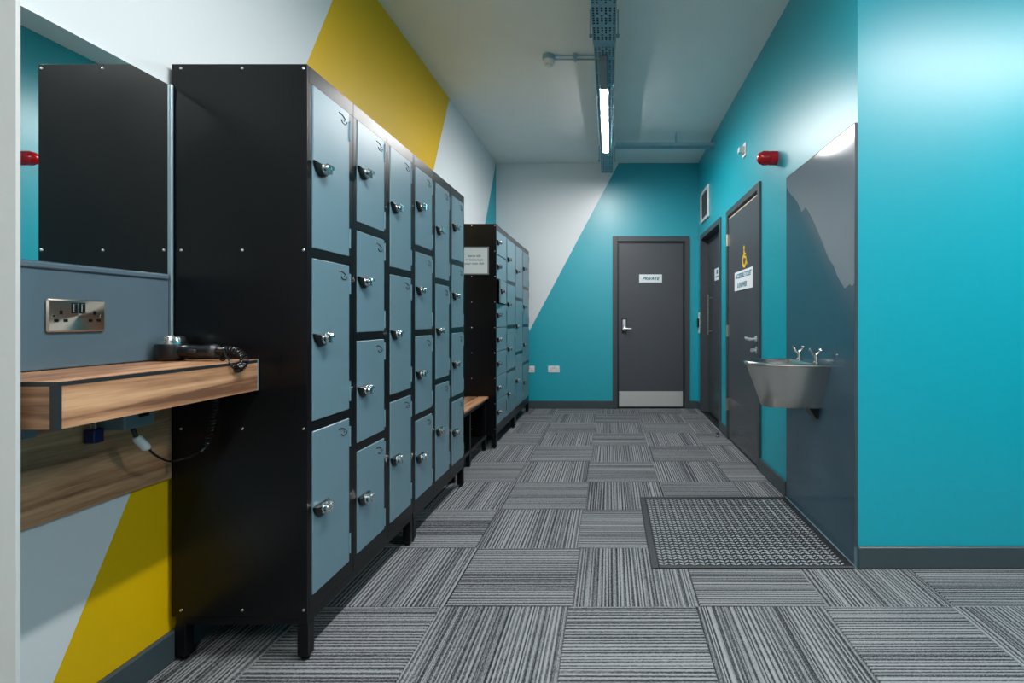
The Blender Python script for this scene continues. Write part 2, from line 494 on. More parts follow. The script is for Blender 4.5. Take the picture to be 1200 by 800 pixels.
# door_2, recessed, right wall
L = (XR, 5.575, 0)
d = thing('door_2', 'grey recessed door with a long vertical pull handle and small sign', 'door', L, kind='structure')
f = MB()
f.box(XR - .015, XR + .10, 5.012, 5.07, .001, 2.16, .003); f.box(XR - .015, XR + .10, 6.08, 6.138, .001, 2.16, .003)
f.box(XR - .015, XR + .10, 5.07, 6.08, 2.10, 2.16, .003)
part('door_frame', f, 'frame_grey', d)
lf = part('door_leaf', MB().box(XR + .075, XR + .119, 5.074, 6.076, .008, 2.097, .003), 'door_grey', d)
part('kick_plate', MB().box(XR + .073, XR + .075, 5.09, 6.06, .015, .40, .0008), 'kick_dark', lf)
part('pull_handle', MB().cyl((XR + .03, 5.84, .95), (XR + .03, 5.84, 1.42), .010).cyl((XR + .03, 5.84, .99), (XR + .075, 5.84, .99), .008).cyl((XR + .03, 5.84, 1.38), (XR + .075, 5.84, 1.38), .008), 'steel', lf)
sg = part('sign', MB().box(XR + .070, XR + .075, 5.40, 5.68, 1.565, 1.70, .002), 'sign_white', lf)
part('pictogram', MB().box(XR + .0692, XR + .070, 5.505, 5.575, 1.635, 1.68, .0003).box(XR + .0692, XR + .070, 5.47, 5.61, 1.598, 1.609, .0003), 'ink_teal', sg)

# door_3, accessible, right wall
L = (XR, 4.218, 0)
d = thing('door_3', 'grey door with a yellow wheelchair symbol and white sign', 'door', L, kind='structure')
f = MB()
f.box(XR - .018, XR + .10, 3.688, 3.742, .001, 2.15, .003); f.box(XR - .018, XR + .10, 4.694, 4.748, .001, 2.15, .003)
f.box(XR - .018, XR + .10, 3.742, 4.694, 2.094, 2.15, .003)
part('door_frame', f, 'frame_grey', d)
lf = part('door_leaf', MB().box(XR - .004, XR + .04, 3.748, 4.682, .010, 2.066, .003), 'door_grey', d)
part('lipping', MB().box(XR - .002, XR + .038, 3.748, 4.682, 2.066, 2.078, .001).box(XR - .002, XR + .038, 4.682, 4.690, .010, 2.078, .001), 'cream_edge', lf)
part('kick_plate', MB().box(XR - .0058, XR - .004, 3.76, 4.67, .015, .40, .0006), 'kick_dark', lf)
for z in (.33, 1.02, 1.87):
    part('hinge', MB().box(XR - .020, XR - .001, 4.680, 4.700, z - .055, z + .055, .003).cyl((XR - .02, 4.692, z - .055), (XR - .02, 4.692, z + .055), .008, 10), 'nickel', lf)
hz = .975
part('door_handle', MB().lathe((XR - .004, 3.80, hz), (-1, 0, 0), [(.027, 0), (.027, .008), (.011, .010), (.010, .055)], 18)
     .tube([(XR - .055, 3.795, hz), (XR - .057, 3.83, hz), (XR - .057, 3.88, hz + .002), (XR - .050, 3.935, hz + .008)], [.0125, .012, .012, .010], 10), 'satin_metal', lf)
part('lock_escutcheon', MB().lathe((XR - .004, 3.80, hz - .085), (-1, 0, 0), [(.027, 0), (.027, .008), (.012, .010), (.012, .016)], 18).box(XR - .05, XR - .016, 3.797, 3.803, hz - .098, hz - .072, .002), 'satin_metal', lf)
sg = part('sign', MB().box(XR - .010, XR - .004, 3.885, 4.445, 1.375, 1.54, .002), 'sign_white', lf)
def on_right_wall(me, name, mat, parent, y, z, x, org):
    # lettering read by someone facing +X: text x runs towards -Y
    return obj(name, me, mat, parent, (x - org[0], y - org[1], z - org[2]), (R(90), 0, R(-90)))
on_right_wall(text_mesh('ACCESSIBLE TOILET', .055, shear=.2, bold=.0018), 'lettering', 'ink_teal', sg, 4.165, 1.497, XR - .0102, L)
on_right_wall(text_mesh('& SHOWER', .058, shear=.2, bold=.0018), 'lettering', 'ink_teal', sg, 4.20, 1.418, XR - .0102, L)
# wheelchair symbol in (a, z): a runs to the right as read
def sym(a, z): return (4.13 - a, 1.645 + z)
w = MB()
def flat(poly):
    w.prism(poly, lambda a, z: (XR - .0058, *sym(a, z)), lambda a, z: (XR - .004, *sym(a, z)))
flat([(-.018 + .017 * math.cos(2 * math.pi * i / 14), .078 + .017 * math.sin(2 * math.pi * i / 14)) for i in range(14)])
flat([(-.030, .055), (-.008, .058), (-.002, .002), (-.024, -.004)])
flat([(-.010, .034), (.034, .030), (.034, .018), (-.006, .020)])
flat([(-.016, .010), (.040, .006), (.040, -.012), (-.012, -.010)])
flat([(.026, .002), (.042, .006), (.062, -.056), (.046, -.060)])
flat([(.048, -.060), (.072, -.048), (.076, -.058), (.052, -.072)])
arc = []
for i in range(17):
    an = R(105 + i * 15.5); arc.append((-.012 + .060 * math.cos(an), -.030 + .060 * math.sin(an)))
for i in range(16, -1, -1):
    an = R(105 + i * 15.5); arc.append((-.012 + .036 * math.cos(an), -.030 + .036 * math.sin(an)))
flat(arc)
part('wheelchair_symbol', w, 'sign_yellow', lf)

# ------------------------------------------------------------------ lockers
XFRONT = -0.992; LDEPTH = 0.444; ZB, ZT = 0.149, 1.958

mesh_cache = {}
def cached(key, fn):
    if key not in mesh_cache: mesh_cache[key] = fn()
    return mesh_cache[key]

def lock_plate():
    m = MB()   # black shield-shaped cup, flat edge on top
    poly = [(-.045, .020), (.045, .020), (.040, .004), (.026, -.014), (.006, -.024), (-.012, -.024), (-.030, -.012), (-.041, .004)]
    m.rings([[(0, y, z) for y, z in poly], [(.008, y, z) for y, z in poly], [(.013, y * .75, z * .75) for y, z in poly]])
    return m.mesh('lock_plate')
def lock_barrel():
    m = MB()
    m.lathe((.006, 0, .002), (1, 0, 0), [(.018, 0), (.018, .010), (.015, .013), (.015, .022), (.011, .026)], 16)
    m.box(.018, .028, -.004, .026, .014, .022, .002)
    m.box(.012, .034, .010, .015, -.014, .020, .002)
    m.box(.012, .034, .015, .026, .004, .018, .002)
    return m.mesh('lock_barrel')
def hinge_mesh(h):
    return MB().box(-.006, .002, -.004, .002, -h / 2, h / 2, .001).cyl((.001, .000, -h / 2), (.001, .000, h / 2), .0035, 8).mesh('hinge')
def emblem():
    m = MB()
    m.tube([(.0004, y, z) for y, z in ((-.034, .013), (-.020, .015), (-.002, .010), (.012, .003))], .0021, 6)
    m.tube([(.0004, y, z) for y, z in ((.020, -.003), (.018, -.011), (.006, -.016), (-.010, -.014), (-.018, -.006))], .0021, 6)
    m.lathe((0, .004, -.004), (1, 0, 0), [(.003, 0), (.0025, .0012)], 8)
    return m.mesh('emblem')
def door_mesh(w_, h):
    # pressed sheet door: origin at the hinge edge, bottom; extends to -Y
    m = MB(); m.box(-.014, 0.0, -w_, 0, 0, h, .0025)
    return m.mesh('locker_door', smooth=False)

def locker_nest(name, label, y0, cw, counts, group, opened=None, rivet_z=None, side=True, mx=.027, plain_first=False):
    n = len(counts); W = n * cw
    t = thing(name, label, 'locker', (XFRONT, y0, 0), group)
    c = MB()
    s = .0012
    x0, x1 = -LDEPTH, 0
    # carcass: sides, back, top, bottom, front frame
    c.box(x0, x1, 0, s * 8, ZB, ZT, .001); c.box(x0, x1, W - s * 8, W, ZB, ZT, .001)
    c.box(x0, x0 + .006, s * 8, W - s * 8, ZB, ZT, 0)
    c.box(x0 + .006, x1 - .001, s * 8, W - s * 8, ZT - .010, ZT, 0); c.box(x0 + .006, x1 - .001, s * 8, W - s * 8, ZB, ZB + .010, 0)
    obj('carcass', c, 'black_steel', t)
    f = MB()
    za, zz = .2045, 1.9046
    for i in range(n):
        c0, c1 = i * cw + (.0096 if i == 0 else .0009), (i + 1) * cw - (.0096 if i == n - 1 else .0009)
        f.box(-.02, .0005, c0, c1, zz, ZT - .0005, .001); f.box(-.02, .0005, c0, c1, ZB + .0005, za, .001)
        f.box(-.02, .0003, c0, i * cw + (mx if not (plain_first and i == 0) else .012) - .002, za, zz, .0006); f.box(-.02, .0003, (i + 1) * cw - mx - .004, c1, za, zz, .0006)
    for i in range(n):
        a0 = i * cw + mx; a1 = (i + 1) * cw - mx - .004
        k = counts[i]; gap = .034 if not (plain_first and i == 0) else .007
        h = (zz - za - gap * (k - 1)) / k
        m0 = mx if not (plain_first and i == 0) else .012
        for j in range(k - 1):
            zc = za + (j + 1) * h + j * gap
            f.box(-.02, .0, a0 - .003, a1 + .003, zc + .002, zc + gap - .002, 0)
        wd = a1 - (i * cw + m0) - .004
        me = cached(('door', round(wd, 4), round(h, 4)), lambda: door_mesh(wd, h))
        for j in range(k):
            z = za + j * (h + gap)
            ang = 0
            if opened and (i, j) == opened[:2]: ang = R(opened[2])
            dr = obj('locker_door', me, 'door_blue', t, (.003, a1 - .002, z), (0, 0, ang))
            ly = -wd + .042
            obj('lock_plate', cached('plate', lock_plate), 'black_plastic', dr, (0, ly, h * .5))
            obj('lock_barrel', cached('barrel', lock_barrel), 'chrome', dr, (0, ly, h * .5))
            hh = .075 if k < 6 else .05
            for zz_ in ((h * .13, h * .87) if k > 3 else (h * .09 + .02, h * .91 - .02)):
                obj('hinge', cached(('hinge', hh), lambda: hinge_mesh(hh)), 'door_blue', dr, (0, .002, zz_))
            if k < 6 and h > .3 and cw < .4:
                obj('emblem', cached('emblem', emblem), 'edge_black', dr, (0, -.040, h - .040))
    obj('front_frame', f, 'black_steel', t)
    # stand: rails and legs with adjustable feet
    st = MB()
    st.box(x0 + .01, x0 + .035, .004, W - .004, ZB - .028, ZB - .001, .001); st.box(-.030, -.002, .004, W - .004, ZB - .028, ZB - .001, .001)
    st.box(x0 + .035, -.030, .004, .030, ZB - .028, ZB - .001, .001); st.box(x0 + .035, -.030, W - .030, W - .004, ZB - .028, ZB - .001, .001)
    obj('stand_rail', st, 'black_steel', t)
    for lx in (-.036, x0 + .036):
        for ly in (.004, W - .040):
            lg = cached('leg', lambda: MB().box(0, .036, 0, .036, .014, ZB - .028, .002).mesh('leg'))
            lo = obj('leg', lg, 'black_steel', t, (lx if lx > x0 + .05 else lx - .03, ly, 0))
            obj('foot', cached('foot', lambda: MB().lathe((.018, .018, 0), (0, 0, 1), [(.014, 0), (.014, .006), (.006, .008), (.006, .014)], 10).mesh('foot')), 'black_plastic', lo)
    if side:
        for z in rivet_z:
            for x in (-.412, -.212, -.011):
                obj('rivet', cached('rivet', lambda: MB().lathe((0, 0, 0), (0, -1, 0), [(.0052, 0), (.0046, .0015), (.002, .003)], 10).mesh('rivet')), 'chrome', t, (x, 0, z))
    return t

CWA = 0.2925; YA = 1.631
rzA = (.171, .765, 1.349, 1.944)
locker_nest('locker_nest', 'black and blue-grey locker bank with side panel beside the wooden shelf', YA, CWA, [3, 4, 3], 'locker banks along the wall', rivet_z=rzA)
locker_nest('locker_nest', 'black and blue-grey locker bank next to the slatted bench', YA + 3 * CWA + .0005, CWA, [4, 3, 4], 'locker banks along the wall', side=False)
CWB = 0.4355; YBK = 4.338
rzB = [.17 + i * .2215 for i in range(9)]
locker_nest('locker_nest', 'locker bank with eight small doors in one column and a notice on its side', YBK, CWB, [8, 4], 'locker banks along the wall', opened=(0, 5, 5), rivet_z=rzB, mx=.02, plain_first=True)
locker_nest('locker_nest', 'locker bank of tall blue-grey doors close to the end wall', YBK + 2 * CWB + .0005, CWB, [3, 4], 'locker banks along the wall', side=False, mx=.02)

# framed notice on the side of the far lockers
L = (-1.165, YBK, 1.52)
t = thing('notice', 'white framed notice about items left in lockers, fixed to locker side', 'notice', L)
fr = MB(); yn = YBK
fr.box(-1.285, -1.055, yn - .012, yn - .001, 1.515, 1.525, .001); fr.box(-1.285, -1.055, yn - .012, yn - .001, 1.747, 1.757, .001)
fr.box(-1.285, -1.275, yn - .012, yn - .001, 1.525, 1.747, .001); fr.box(-1.065, -1.055, yn - .012, yn - .001, 1.525, 1.747, .001)
part('notice_frame', fr, 'grille', t)
pc = part('card', MB().box(-1.275, -1.065, yn - .008, yn - .001, 1.525, 1.747, 0), 'paper', t)
obj('lettering', text_mesh('Items left\nin lockers at\nyour own risk', .030, bold=.0004, depth=.0003, line=1.1), 'ink_grey', pc, (-1.180 - L[0], -.0083, 1.645 - L[2]), (R(90), 0, 0))

# slatted bench between the two rows
L = (-1.2, 3.86, 0)
t = thing('bench', 'black steel bench with wooden slats between the locker rows', 'bench', L)
ya, yb = 3.405, 4.325
for i, (xa, xb) in enumerate(((-1.145, -1.055), (-1.245, -1.155), (-1.345, -1.255), (-1.44, -1.355))):
    part('slat', MB().box(xa, xb, ya, yb, .437, .459, .003), 'wood', t)
rl = MB()
rl.box(-1.43, -1.07, ya + .02, ya + .05, .405, .436, .002); rl.box(-1.43, -1.07, yb - .05, yb - .02, .405, .436, .002)
rl.box(-1.43, -1.07, 3.80, 3.83, .405, .436, .002); rl.box(-1.10, -1.07, ya + .05, yb - .05, .405, .436, .002)
part('top_rail', rl, 'black_steel', t)
part('stretcher', MB().box(-1.10, -1.07, ya + .05, yb - .05, .10, .13, .002), 'black_steel', t)
part('shoe_shelf', MB().box(-1.42, -1.10, ya + .05, yb - .05, .108, .122, .002), 'black_steel', t)
for y in (ya + .02, 3.80, yb - .05):
    part('leg', MB().box(-1.10, -1.07, y, y + .03, .001, .405, .002), 'black_steel', t)
    part('leg', MB().box(-1.43, -1.40, y, y + .03, .001, .405, .002), 'black_steel', t)

# ------------------------------------------------------------------ vanity corner on the left wall
YV = YA - .003
XM = -1.432
mi = MB(); mi.box(XL + .001, XM, 1.03, YV - .010, 1.268, 1.885, .001)
o = obj('mirror', mi, 'mirror'); tag(o, 'frameless wall mirror reflecting the locker side and teal wall', 'mirror')
sp = thing('splashback', 'glossy blue-grey splashback panel below the mirror', 'splashback', (XL, 1.33, .995))
part('panel', MB().box(XL + .001, XM - .001, 1.03, YV - .012, .995, 1.250, .001), 'splash', sp)
part('top_trim', MB().box(XL + .001, XM + .005, 1.03, YV - .012, 1.250, 1.267, .004), 'splash', sp)
part('edge_trim', MB().box(XL + .001, XM + .008, YV - .009, YV, .995, 1.888, .003), 'alu', sp)
o = obj('wall_board', MB().box(XL + .001, XM - .001, 1.03, YV, .605, .886, .001), 'wood'); tag(o, 'dark olive-wood board on the wall under the shelf', 'board')

ZS, XS, YS = .992, -1.148, 1.036
sh = thing('vanity_shelf', 'thick wooden shelf with black edging, holding the hair dryer', 'shelf', (XL, YS, ZS - .10))
part('top_board', MB().box(XL + .002, XS, YS, YV, ZS - .010, ZS - .0012, 0), 'edge_black', sh)
part('top_laminate', MB().box(XL + .002, XS - .0005, YS + .0005, YV, ZS - .0012, ZS, 0), 'wood', sh)
part('front_board', MB().box(XS - .018, XS - .0005, YS + .008, YV - .006, ZS - .10, ZS - .010, 0), 'wood', sh)
part('end_board', MB().box(XL + .002, XS - .018, YS + .0006, YS + .018, ZS - .10, ZS - .010, 0), 'wood_x', sh)
part('corner_strip', MB().box(XS - .018, XS, YS, YS + .008, ZS - .1005, ZS - .010, .0006), 'edge_black', sh)
part('end_strip', MB().box(XS - .018, XS + .001, YV - .006, YV, ZS - .1005, ZS + .001, .0006), 'alu', sh)
part('under_board', MB().box(XL + .002, XS - .018, YS + .018, YV, ZS - .032, ZS - .010, 0), 'edge_black', sh)

# double socket outlets
def double_socket(label, loc, rz, mat, group=None, metal=False):
    t = thing('socket_outlet', label, 'socket', loc, group)
    t.rotation_euler = (0, 0, rz)       # local: plate in X-Z, facing -Y
    obj('face_plate', MB().box(-.073, .073, -.008, 0, -.043, .043, .004), mat, t)
    dark = 'black_plastic' if metal else 'grille'
    for sx in (-1, 1):
        cx = sx * .042
        for (px, pz, wx, wz) in ((cx + sx * .0, .008, .007, .010), (cx - .011, -.013, .010, .007), (cx + .011, -.013, .010, .007)):
            obj('pin_slot', MB().box(px - wx / 2, px + wx / 2, -.0088, -.0079, pz - wz / 2, pz + wz / 2, 0), dark, t)
        r = obj('rocker_surround', MB().box(sx * .010 - .0075, sx * .010 + .0075, -.0092, -.0079, .006, .034, 0), dark, t)
        obj('rocker_switch', MB().box(sx * .010 - .005, sx * .010 + .005, -.0125, -.0092, .009, .031, .001), 'chrome' if metal else 'white_plastic', r)
        obj('screw', MB().lathe((sx * .060, -.008, -.001), (0, -1, 0), [(.004, 0), (.003, .0015)], 10), 'chrome' if metal else 'white_plastic', t)
    return t
double_socket('brushed steel double socket with black slots on the splashback', (XM - .0008, 1.335, 1.132), R(90), 'radial_steel', metal=True)
double_socket('white double socket low on the teal end wall beside the lockers', (-1.032, YB - .0005, .497), 0, 'white_plastic', 'white sockets on the end wall')
double_socket('white double socket low on the teal end wall nearer the PRIVATE door', (-.715, YB - .0005, .497), 0, 'white_plastic', 'white sockets on the end wall')

# hair dryer
L = (-1.382, 1.572, ZS)
t = thing('hair_dryer', 'black hair dryer with chrome ring and coiled cord lying on shelf', 'hair dryer', L)
hx, hy, hz = L
part('head', MB().lathe((hx, hy, hz + .001), (0, 0, 1), [(.030, 0), (.038, .006), (.041, .018), (.042, .048), (.040, .053)], 28), 'black_plastic', t)
part('chrome_ring', MB().lathe((hx, hy, hz + .053), (0, 0, 1), [(.039, 0), (.039, .008), (.034, .022), (.030, .024), (.026, .016)], 28), 'chrome', t)
part('handle', MB().tube([(hx + .035, hy - .002, hz + .030), (hx + .06, hy - .004, hz + .031), (hx + .10, hy - .008, hz + .031), (hx + .135, hy - .012, hz + .031), (hx + .145, hy - .013, hz + .031)],
     [.021, .020, .019, .021, .018], 16), 'black_plastic', t)
part('switch', MB().box(hx + .075, hx + .10, hy - .034, hy - .022, hz + .026, hz + .038, .003), 'edge_black', t)
part('end_cap', MB().tube([(hx + .138, hy - .012, hz + .031), (hx + .148, hy - .013, hz + .031), (hx + .156, hy - .014, hz + .031)], [.0215, .0215, .014], 16), 'edge_black', t)
part('strain_relief', MB().tube([(hx + .150, hy - .014, hz + .032), (hx + .175, hy - .016, hz + .034), (hx + .192, hy - .018, hz + .036)], [.012, .009, .005], 10), 'black_plastic', t)
part('hanging_loop', MB().tube([(hx + .16, hy - .014, hz + .020)] + [(hx + .172 + .010 * math.cos(a), hy - .016, hz + .012 + .010 * math.sin(a)) for a in [R(q) for q in range(120, 400, 28)]], .0025, 6), 'black_plastic', t)

def bez(pts, n):
    # Catmull-Rom through points
    P = [Vector(p) for p in pts]; P = [2 * P[0] - P[1]] + P + [2 * P[-1] - P[-2]]
    out = []
    for i in range(1, len(P) - 2):
        for k in range(n):
            s = k / n
            out.append(0.5 * ((2 * P[i]) + (P[i+1] - P[i-1]) * s + (2 * P[i-1] - 5 * P[i] + 4 * P[i+1] - P[i+2]) * s * s + (-P[i-1] + 3 * P[i] - 3 * P[i+1] + P[i+2]) * s ** 3))
    out.append(P[-2]); return out
def coil(path, rad, turns):
    """helix round a path"""
    path = [Vector(p) for p in path]; n = len(path); out = []
    prev = None; steps = turns * 10
    for s in range(steps + 1):
        u = s / steps * (n - 1); i = min(int(u), n - 2); fr_ = u - i
        p = path[i].lerp(path[i + 1], fr_); d_ = (path[i + 1] - path[i]).normalized()
        if prev is None:
            a = d_.cross(Vector((0, 1, 0)) if abs(d_.y) < .9 else Vector((1, 0, 0))).normalized()
        else: a = (prev - d_ * prev.dot(d_)).normalized()
        prev = a; c_ = d_.cross(a); an = 2 * math.pi * s / 10
        out.append(p + (a * math.cos(an) + c_ * math.sin(an)) * rad)
    return out
yc = hy - .02
cpath = bez([(-1.195, yc, ZS + .034), (-1.172, yc - .004, ZS + .034), (-1.150, yc - .008, ZS + .026), (-1.133, yc - .012, ZS + .006), (-1.137, yc - .016, ZS - .010), (-1.158 + .02, yc - .022, ZS - .022)], 8)
cpath = bez([(-1.195, yc, ZS + .036), (-1.168, yc - .004, ZS + .034), (-1.143, yc - .008, ZS + .022), (-1.132, yc - .010, ZS + .002), (-1.138, yc - .014, ZS - .016), (-1.140, yc - .034, ZS - .022)], 8)
part('coiled_cord', MB().tube(coil(cpath, .0100, 15), .0028, 6), 'black_plastic', t)
part('cord', MB().tube(bez([tuple(cpath[-1]), (-1.140, yc - .05, ZS - .012), (-1.150, yc - .048, ZS + .008), (-1.175, yc - .03, ZS + .022), (-1.20, yc - .002, ZS + .036)], 6), .0028, 6), 'black_plastic', t)
# cord that drops below the shelf to the plug
c2 = bez([(-1.262, 1.598, .889), (-1.265, 1.598, .84), (-1.275, 1.596, .78), (-1.290, 1.592, .725), (-1.305, 1.588, .702)], 10)
part('hanging_coil', MB().tube(coil(c2, .0075, 22), .0024, 6), 'black_plastic', t)
part('lead', MB().tube(bez([tuple(c2[-1]), (-1.33, 1.56, .687), (-1.345, 1.52, .690), (-1.345, 1.475, .720), (-1.345, 1.452, .745)], 8), .0032, 6), 'black_plastic', t)
part('plug', MB().tube([(-1.345, 1.452, .745), (-1.347, 1.447, .750), (-1.352, 1.425, .782), (-1.352, 1.421, .788)], [.006, .0115, .0115, .007], 14), 'white_plastic', t)
part('plug_neck', MB().tube([(-1.352, 1.421, .788), (-1.354, 1.414, .812)], .006, 10), 'black_plastic', t)

L = (XL, 1.43, .81)
t = thing('fused_spur', 'grey fused connection box under the shelf with plug lead', 'switch box', L)
part('box', MB().box(XM - .001, -1.349, 1.385, 1.478, .8125, .886, .003), 'grey_box', t)
part('window', MB().box(-1.349, -1.3475, 1.425, 1.458, .842, .868, .0005), 'black_plastic', t)
L = (XM, 1.36, .785)
t = thing('cable_connector', 'small navy cable connector below the grey box', 'connector', L)
part('body', MB().box(-1.428, -1.398, 1.350, 1.378, .785, .822, .002), 'blue_plastic', t)
part('prongs', MB().box(-1.420, -1.416, 1.36, 1.364, .822, .85, 0).box(-1.409, -1.405, 1.36, 1.364, .822, .85, 0), 'chrome', t)
t = thing('junction_box', 'small grey junction box at the end of the wooden board', 'junction box', (XL, 1.14, .84))
part('box', MB().box(XM - .001, -1.36, 1.06, 1.185, .842, .890, .003), 'grey_box', t)
part('lid', MB().box(-1.36, -1.356, 1.065, 1.18, .845, .887, .001), 'grey_box', t)

# ------------------------------------------------------------------ glossy panel, basin and mat
XP = XR - .012
pn = thing('wall_panel', 'glossy dark grey wall panel with a mountain silhouette behind basin', 'panel', (XR, 2.70, 0))
part('sheet', MB().box(XP, XR - .0005, YF + .004, 3.128, .004, 2.01, .0012), 'panel', pn)
def pw(u, v):   # pixel on the panel plane -> (y, z)
    y = XP * F_PX / (u - CX); return y, CAM_H - (v - CY) * y / F_PX
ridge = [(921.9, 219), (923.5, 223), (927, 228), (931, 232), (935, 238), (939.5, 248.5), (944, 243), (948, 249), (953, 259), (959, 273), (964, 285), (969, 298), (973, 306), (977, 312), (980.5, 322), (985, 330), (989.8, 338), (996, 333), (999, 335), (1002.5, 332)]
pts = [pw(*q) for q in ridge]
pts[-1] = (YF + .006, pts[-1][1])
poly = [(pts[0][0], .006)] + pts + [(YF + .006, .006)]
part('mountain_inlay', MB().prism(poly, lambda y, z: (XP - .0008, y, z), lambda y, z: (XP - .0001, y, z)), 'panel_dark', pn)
part('edge_trim', MB().box(XP - .002, XR + .0, YF - .003, YF + .004, .10, 2.012, .001).box(XP - .001, XR, YF + .004, 3.13, 2.01, 2.016, .001).box(XP - .001, XR, 3.128, 3.133, .004, 2.016, .001), 'skirting', pn)

# basin: D-plan tapered bowl, flat back deck
YC = 2.69
bs = thing('wash_basin', 'stainless steel conical wash basin on the grey panel', 'basin', (XP, YC, .655))
def dsec(z, px, hy, back=0.0, n=28):
    out = []
    for i in range(n + 1):
        a = -math.pi / 2 + math.pi * i / n
        out.append((XP - .001 - back - px * (abs(math.cos(a)) ** 0.75), YC + hy * math.sin(a), z))
    return out
outer = [dsec(.658, .285, .085), dsec(.668, .293, .092), dsec(.76, .325, .130), dsec(.882, .371, .185), dsec(.8825, .379, .1925), dsec(.888, .383, .196), dsec(.896, .382, .195), dsec(.900, .376, .189)]
inner = [dsec(.899, .286, .172, .078), dsec(.893, .280, .166, .082), dsec(.80, .235, .120, .082), dsec(.745, .19, .085, .085), dsec(.735, .15, .06, .09)]
part('bowl', MB().rings(outer + inner), 'basin_steel', bs)
part('drain', MB().lathe((XP - .17, YC, .736), (0, 0, 1), [(.03, 0), (.03, .003), (.02, .004)], 18), 'chrome', bs)
part('shadow_wedge', MB().prism([(.06, .664), (.002, .664), (.002, .595), (.012, .595)], lambda a, z: (XP - a, YC - .045, z), lambda a, z: (XP - a, YC + .045, z)), 'black_plastic', bs)  # black wedge stands in for the dark shadow beneath the basin

def tap(label, y):
    t = thing('drinking_tap', label, 'tap', (XP - .050, y, .8995), 'chrome taps on the basin')
    obj('body', MB().lathe((0, 0, 0), (0, 0, 1), [(.017, 0), (.017, .006), (.011, .010), (.010, .036), (.013, .040), (.009, .046)], 16), 'chrome', t)
    obj('spout', MB().tube([(0, 0, .030), (-.012, 0, .040), (-.022, 0, .052), (-.026, 0, .066), (-.036, 0, .072)], [.008, .008, .0075, .007, .008], 10), 'chrome', t)
    obj('lever', MB().tube([(0, .0, .042), (.012, -.002, .054), (.018, -.004, .066)], [.007, .006, .005], 8).lathe((.018, -.004, .064), (.4, 0, 1), [(.006, 0), (.013, .004), (.012, .010), (.004, .012)], 14), 'chrome', t)
tap('chrome drinking tap on the basin, nearer the doors', 2.785)
tap('chrome drinking tap on the basin, nearer the panel corner', 2.555)

# ribbed mat in two halves
mx0, mx1, my0, my1 = .185, XP - .004, 2.243, 3.138
mt = thing('floor_mat', 'dark rubber mat with herringbone tread in front of the basin', 'mat', ((mx0 + mx1) / 2, (my0 + my1) / 2, 0))
part('border', MB().box(mx0, mx0 + .035, my0, my1, .0005, .010, .003).box(mx0 + .035, mx1, my0, my0 + .018, .0005, .010, .003).box(mx0 + .035, mx1, my1 - .018, my1, .0005, .010, .003), 'black_rubber', mt)
xm = (mx0 + mx1) / 2
part('mat_half', MB().box(mx0 + .035, xm - .002, my0 + .018, my1 - .018, .0005, .007, .001), 'mat', mt)
part('mat_half', MB().box(xm + .002, mx1, my0 + .018, my1 - .018, .0005, .007, .001), 'mat', mt)
part('channel_strip', MB().box(mx1, mx1 + .0035, my0, my1, .0005, .011, .001), 'alu', mt)
lug = MB()
px_, py_ = .0236, .0268
ncol = int((mx1 - mx0 - .05) / px_); nrow = int((my1 - my0 - .045) / py_)
for i in range(ncol):
    for j in range(nrow):
        x = mx0 + .048 + i * px_; y = my0 + .030 + j * py_ + (.0131 if i % 4 in (1, 2) else 0) * 0
        if abs(x - xm) < .006: continue
        sgn = 1 if i % 2 else -1
        an = R(32) * sgn; ca, sa = math.cos(an), math.sin(an)
        def P(a, b_, z): return (x + a * ca - b_ * sa, y + a * sa + b_ * ca, z)
        hl, hw = .0125, .0031
        lug.rings([[P(-hl, 0, .0068), P(-hl * .5, -hw, .0068), P(hl * .5, -hw, .0068), P(hl, 0, .0068), P(hl * .5, hw, .0068), P(-hl * .5, hw, .0068)],
                   [P(-hl * .8, 0, .0095), P(-hl * .4, -hw * .6, .0102), P(hl * .4, -hw * .6, .0102), P(hl * .8, 0, .0095), P(hl * .4, hw * .6, .0102), P(-hl * .4, hw * .6, .0102)]], cap0=False)
o = part('tread_lugs', lug, 'lug', mt); o['kind'] = 'stuff'

# ------------------------------------------------------------------ fittings on the teal wall
t = thing('alarm_beacon', 'red dome alarm beacon on the teal wall above the wheelchair door', 'alarm', (XR, 3.355, 2.21))
part('base', MB().lathe((XR - .0005, 3.355, 2.21), (-1, 0, 0), [(.047, 0), (.047, .045), (.043, .050)], 28), 'red', t)
part('dome', MB().lathe((XR - .050, 3.355, 2.21), (-1, 0, 0), [(.040, 0), (.044, .004), (.044, .045), (.038, .064), (.024, .077), (.008, .082)], 28), 'red', t)
rb = MB()
for i in range(10):
    a = 2 * math.pi * i / 10
    rb.tube([(XR - .054, 3.355 + .0445 * math.cos(a), 2.21 + .0445 * math.sin(a)), (XR - .095, 3.355 + .0445 * math.cos(a), 2.21 + .0445 * math.sin(a))], .0025, 6)
part('dome_ribs', rb, 'red', t)
t = thing('motion_sensor', 'small white motion sensor high on the teal wall beside the beacon', 'sensor', (XR, 4.14, 2.53))
part('back_plate', MB().box(XR - .010, XR - .0005, 4.09, 4.19, 2.475, 2.585, .003), 'white_plastic', t)
part('body', MB().prism([(.010, -.030), (.052, -.022), (.052, .022), (.010, .030)], lambda a, z: (XR - a, 4.115, 2.53 + z), lambda a, z: (XR - a, 4.165, 2.53 + z)), 'white_plastic', t)
part('lens', MB().box(XR - .056, XR - .052, 4.122, 4.158, 2.513, 2.545, .002), 'sign_white', t)
t = thing('vent_grille', 'white framed ventilation grille high on the wall above recessed door', 'vent', (XR, 5.85, 2.29))
v = MB()
v.box(XR - .02, XR - .0005, 5.62, 5.655, 2.29, 2.655, .003); v.box(XR - .02, XR - .0005, 6.045, 6.08, 2.29, 2.655, .003)
